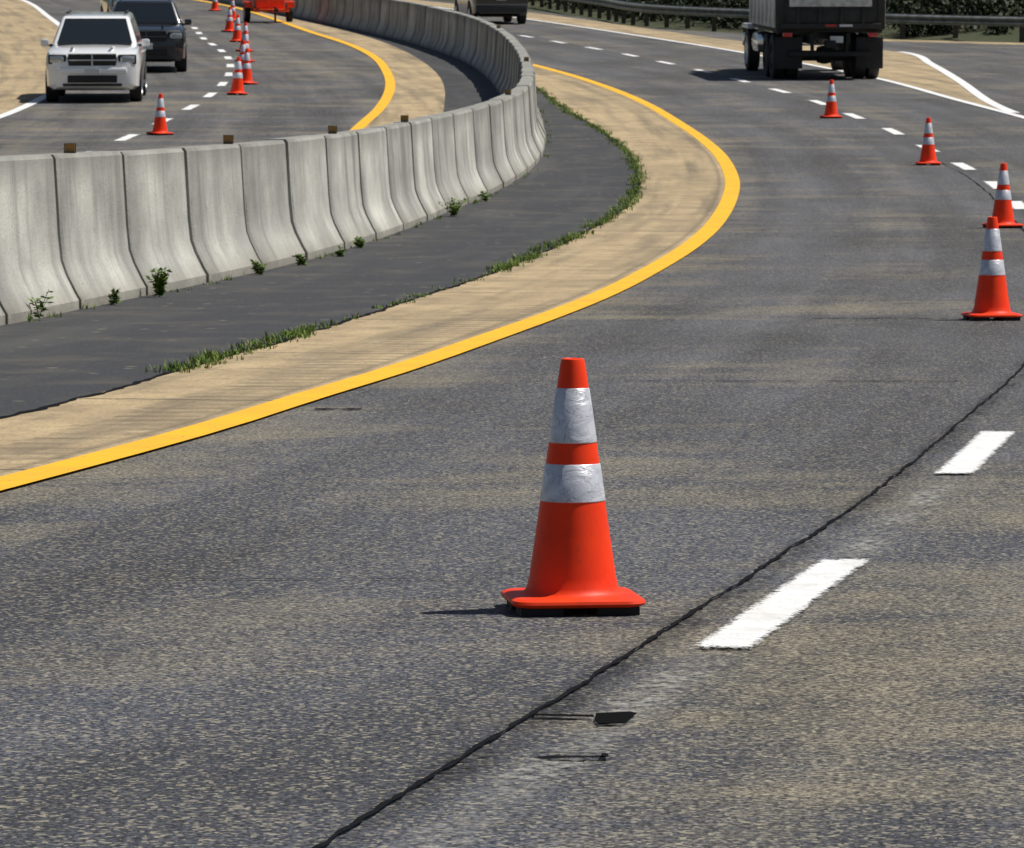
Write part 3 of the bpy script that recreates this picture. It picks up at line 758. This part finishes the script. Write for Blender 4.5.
# ---- dump truck (front toward +y)
def truck():
    e = empty('dump_truck', (7.28, 105.0, zpl(105.0)), math.radians(3.5), .046)
    BODY = simple('truck_body_grey', (.62, .62, .59), .6, nz=.25, scale=2.5); GATE = simple('tailgate_dark', (.022, .021, .020), .65, nz=.4, scale=3)
    FR = simple('truck_frame', (.008, .008, .009), .7); CAB = simple('cab_paint', (.55, .55, .55), .4, coat=.5)
    part('dump_bed_floor', e, (0, 2.55, 1.16), (2.42, 5.0, .14), FR, .02)
    part('bed_side', e, (-1.19, 2.55, 1.86), (.10, 5.0, 1.35), BODY, .02); part('bed_side', e, (1.19, 2.55, 1.86), (.10, 5.0, 1.35), BODY, .02)
    part('bed_front', e, (0, 5.0, 2.0), (2.3, .1, 1.6), BODY, .02)
    part('load', e, (0, 2.5, 2.2), (2.2, 4.7, .5), simple('gravel_load', (.2, .17, .13), .95, nz=.4, scale=6), .15)
    for i in range(7):
        for sx in (-1, 1): part('side_rib', e, (sx * 1.265, .25 + i * .78, 1.82), (.07, .11, 1.22), BODY, .015)
    for sx in (-1, 1):
        part('top_rail', e, (sx * 1.22, 2.55, 2.56), (.18, 5.05, .12), BODY, .02)
        part('corner_post', e, (sx * 1.17, .02, 1.84), (.18, .16, 1.36), GATE, .02)
        part('mudflap', e, (sx * .93, .12, .62), (.62, .02, .72), TIRE, .004)
        part('tail_lamp', e, (sx * .98, -.02, 1.04), (.22, .06, .10), REDL, .015)
        part('chassis_rail', e, (sx * .42, 3.6, .95), (.10, 7.2, .26), FR, .01)
        part('fuel_tank', e, (sx * 1.0, 4.5, .75), (.5, 1.1, .5), CHR if sx < 0 else FR, .18)
    part('tailgate', e, (0, .0, 1.84), (2.16, .09, 1.22), GATE, .02)
    part('tailgate_recess', e, (0, -.05, 1.46), (2.0, .04, .30), GATE, .015)
    part('tailgate_upper', e, (0, -.06, 1.90), (1.9, .05, .44), simple('tailgate_panel', (.55, .55, .52), .6, nz=.3, scale=5), .015)
    for x in (-.75, -.25, .25, .75): part('tailgate_rib', e, (x, -.09, 1.47), (.07, .05, .36), GATE, .015)
    part('tailgate_sill', e, (0, -.05, 1.24), (2.3, .14, .12), GATE, .02)
    part('underride_bar', e, (0, .05, .60), (1.9, .10, .11), FR, .02)
    part('underride_post', e, (-.4, .08, .80), (.08, .08, .4), FR, .01); part('underride_post', e, (.4, .08, .80), (.08, .08, .4), FR, .01)
    part('licence_plate', e, (.15, -.03, .93), (.3, .01, .15), PLATE, 0)
    part('reflector_tape', e, (.35, -.125, 1.25), (.30, .012, .05), simple('tape_white', (.7, .7, .7), .4), 0); part('reflector_tape', e, (.0, -.125, 1.25), (.25, .012, .05), REDL, 0)
    part('hitch', e, (0, -.02, .82), (.25, .25, .18), FR, .03)
    for yy in (1.0, 2.25):
        for sx in (-1, 1):
            for xx in (1.10, .78): wheel(e, sx * xx, yy, .51, .27, FR)
        part('axle', e, (0, yy, .51), (2.0, .16, .2), FR, .05)
    part('differential', e, (0, 1.0, .55), (.4, .4, .42), FR, .15)
    for sx in (-1, 1): wheel(e, sx * 1.05, 6.5, .51, .29); part('front_fender', e, (sx * 1.03, 6.5, 1.08), (.42, 1.3, .12), CAB, .05); part('mirror', e, (sx * 1.42, 5.75, 2.3), (.22, .08, .5), FR, .03); part('mirror_arm', e, (sx * 1.25, 5.75, 2.5), (.3, .03, .03), FR, 0); part('mirror_arm', e, (sx * 1.25, 5.75, 2.12), (.3, .03, .03), FR, 0)
    part('cab', e, (0, 5.75, 1.95), (2.2, 1.3, 1.9), CAB, .12, tap=.92); part('hood', e, (0, 6.95, 1.45), (1.5, 1.3, .9), CAB, .15, tap=.9)
    part('rear_cab_window', e, (0, 5.13, 2.4), (1.2, .04, .5), GLASS, .01); part('side_window', e, (1.05, 5.8, 2.35), (.05, .8, .55), GLASS, .01, (0, -.04, 0)); part('side_window', e, (-1.05, 5.8, 2.35), (.05, .8, .55), GLASS, .01, (0, .04, 0))
    part('windshield', e, (0, 6.38, 2.4), (1.9, .04, .6), GLASS, .01); part('radiator', e, (0, 7.61, 1.4), (1.2, .06, .75), CHR, .03); part('front_bumper', e, (0, 7.7, .72), (2.3, .16, .32), CHR, .04)
truck()

def trailer():
    e = empty('arrow_board_trailer', (-8.42, 158.6, zpl(158.6)), math.radians(10), .046)
    OP = simple('orange_equipment_paint', (.80, .07, .008), .45, nz=.15, scale=4)
    AL = simple('amber_lamp', (.7, .3, .03), .3)
    part('battery_box', e, (0, .2, .72), (1.0, 1.5, .50), OP, .04)
    part('box_lid', e, (0, .2, .99), (1.06, 1.56, .05), OP, .015)
    part('frame', e, (0, 0, .42), (1.2, 2.0, .10), OP, .02); part('drawbar', e, (0, -1.5, .42), (.10, 1.3, .10), OP, .02); part('coupler', e, (0, -2.15, .45), (.14, .2, .12), GRL, .03)
    part('jack', e, (0, -1.9, .30), (.07, .07, .55), GRL, .02)
    for sx in (-1, 1):
        wheel(e, sx * .74, .1, .32, .2); part('fender', e, (sx * .74, .1, .70), (.26, .85, .05), OP, .02); part('fender_front', e, (sx * .74, -.33, .60), (.26, .05, .2), OP, .02)
        part('mast', e, (sx * .42, .3, 1.7), (.08, .08, 1.5), OP, .01)
        part('tail_lamp', e, (sx * .5, -1.0, .5), (.12, .04, .07), REDL, .01)
    part('arrow_board', e, (0, .3, 2.7), (2.4, .10, 1.2), GRL, .02)
    for i in range(5): part('lamp', e, (-.9 + i * .45, .235, 2.7), (.12, .04, .12), AL, .03)
    part('lamp', e, (.65, .235, 2.95), (.12, .04, .12), AL, .03); part('lamp', e, (.65, .235, 2.45), (.12, .04, .12), AL, .03)
trailer()

# ------------------------------------------------------------------ light, sky, camera
EL = math.radians(60)
d = Vector((math.cos(EL) * .98, math.cos(EL) * .19, math.sin(EL))).normalized()
sl = bpy.data.lights.new('sun', 'SUN'); sl.energy = 5.0; sl.angle = math.radians(.5); sl.color = (1, .96, .89)
so = bpy.data.objects.new('sun', sl); COL.objects.link(so); so.rotation_euler = d.to_track_quat('Z', 'Y').to_euler()
w = bpy.data.worlds.new('World'); scene.world = w; w.use_nodes = True; nt = w.node_tree
bg = nt.nodes['Background']; sk = nt.nodes.new('ShaderNodeTexSky'); sk.sky_type = 'NISHITA'; sk.sun_disc = False
sk.sun_elevation = EL; sk.sun_rotation = math.radians(79); nt.links.new(sk.outputs[0], bg.inputs[0]); bg.inputs[1].default_value = .055

cam = bpy.data.cameras.new('camera'); co = bpy.data.objects.new('camera', cam); COL.objects.link(co)
cam.sensor_width = 36; cam.lens = 36 * 4570 / 1024; cam.clip_end = 6000; cam.clip_start = .5
co.location = (0, 0, 1.39); co.rotation_euler = (math.radians(90) - math.atan(304 / 4570), 0, 0)
cam.dof.use_dof = True; cam.dof.focus_distance = 13.3; cam.dof.aperture_fstop = 32
scene.camera = co
scene.view_settings.view_transform = 'Standard'; scene.view_settings.look = 'None'; scene.view_settings.exposure = 0
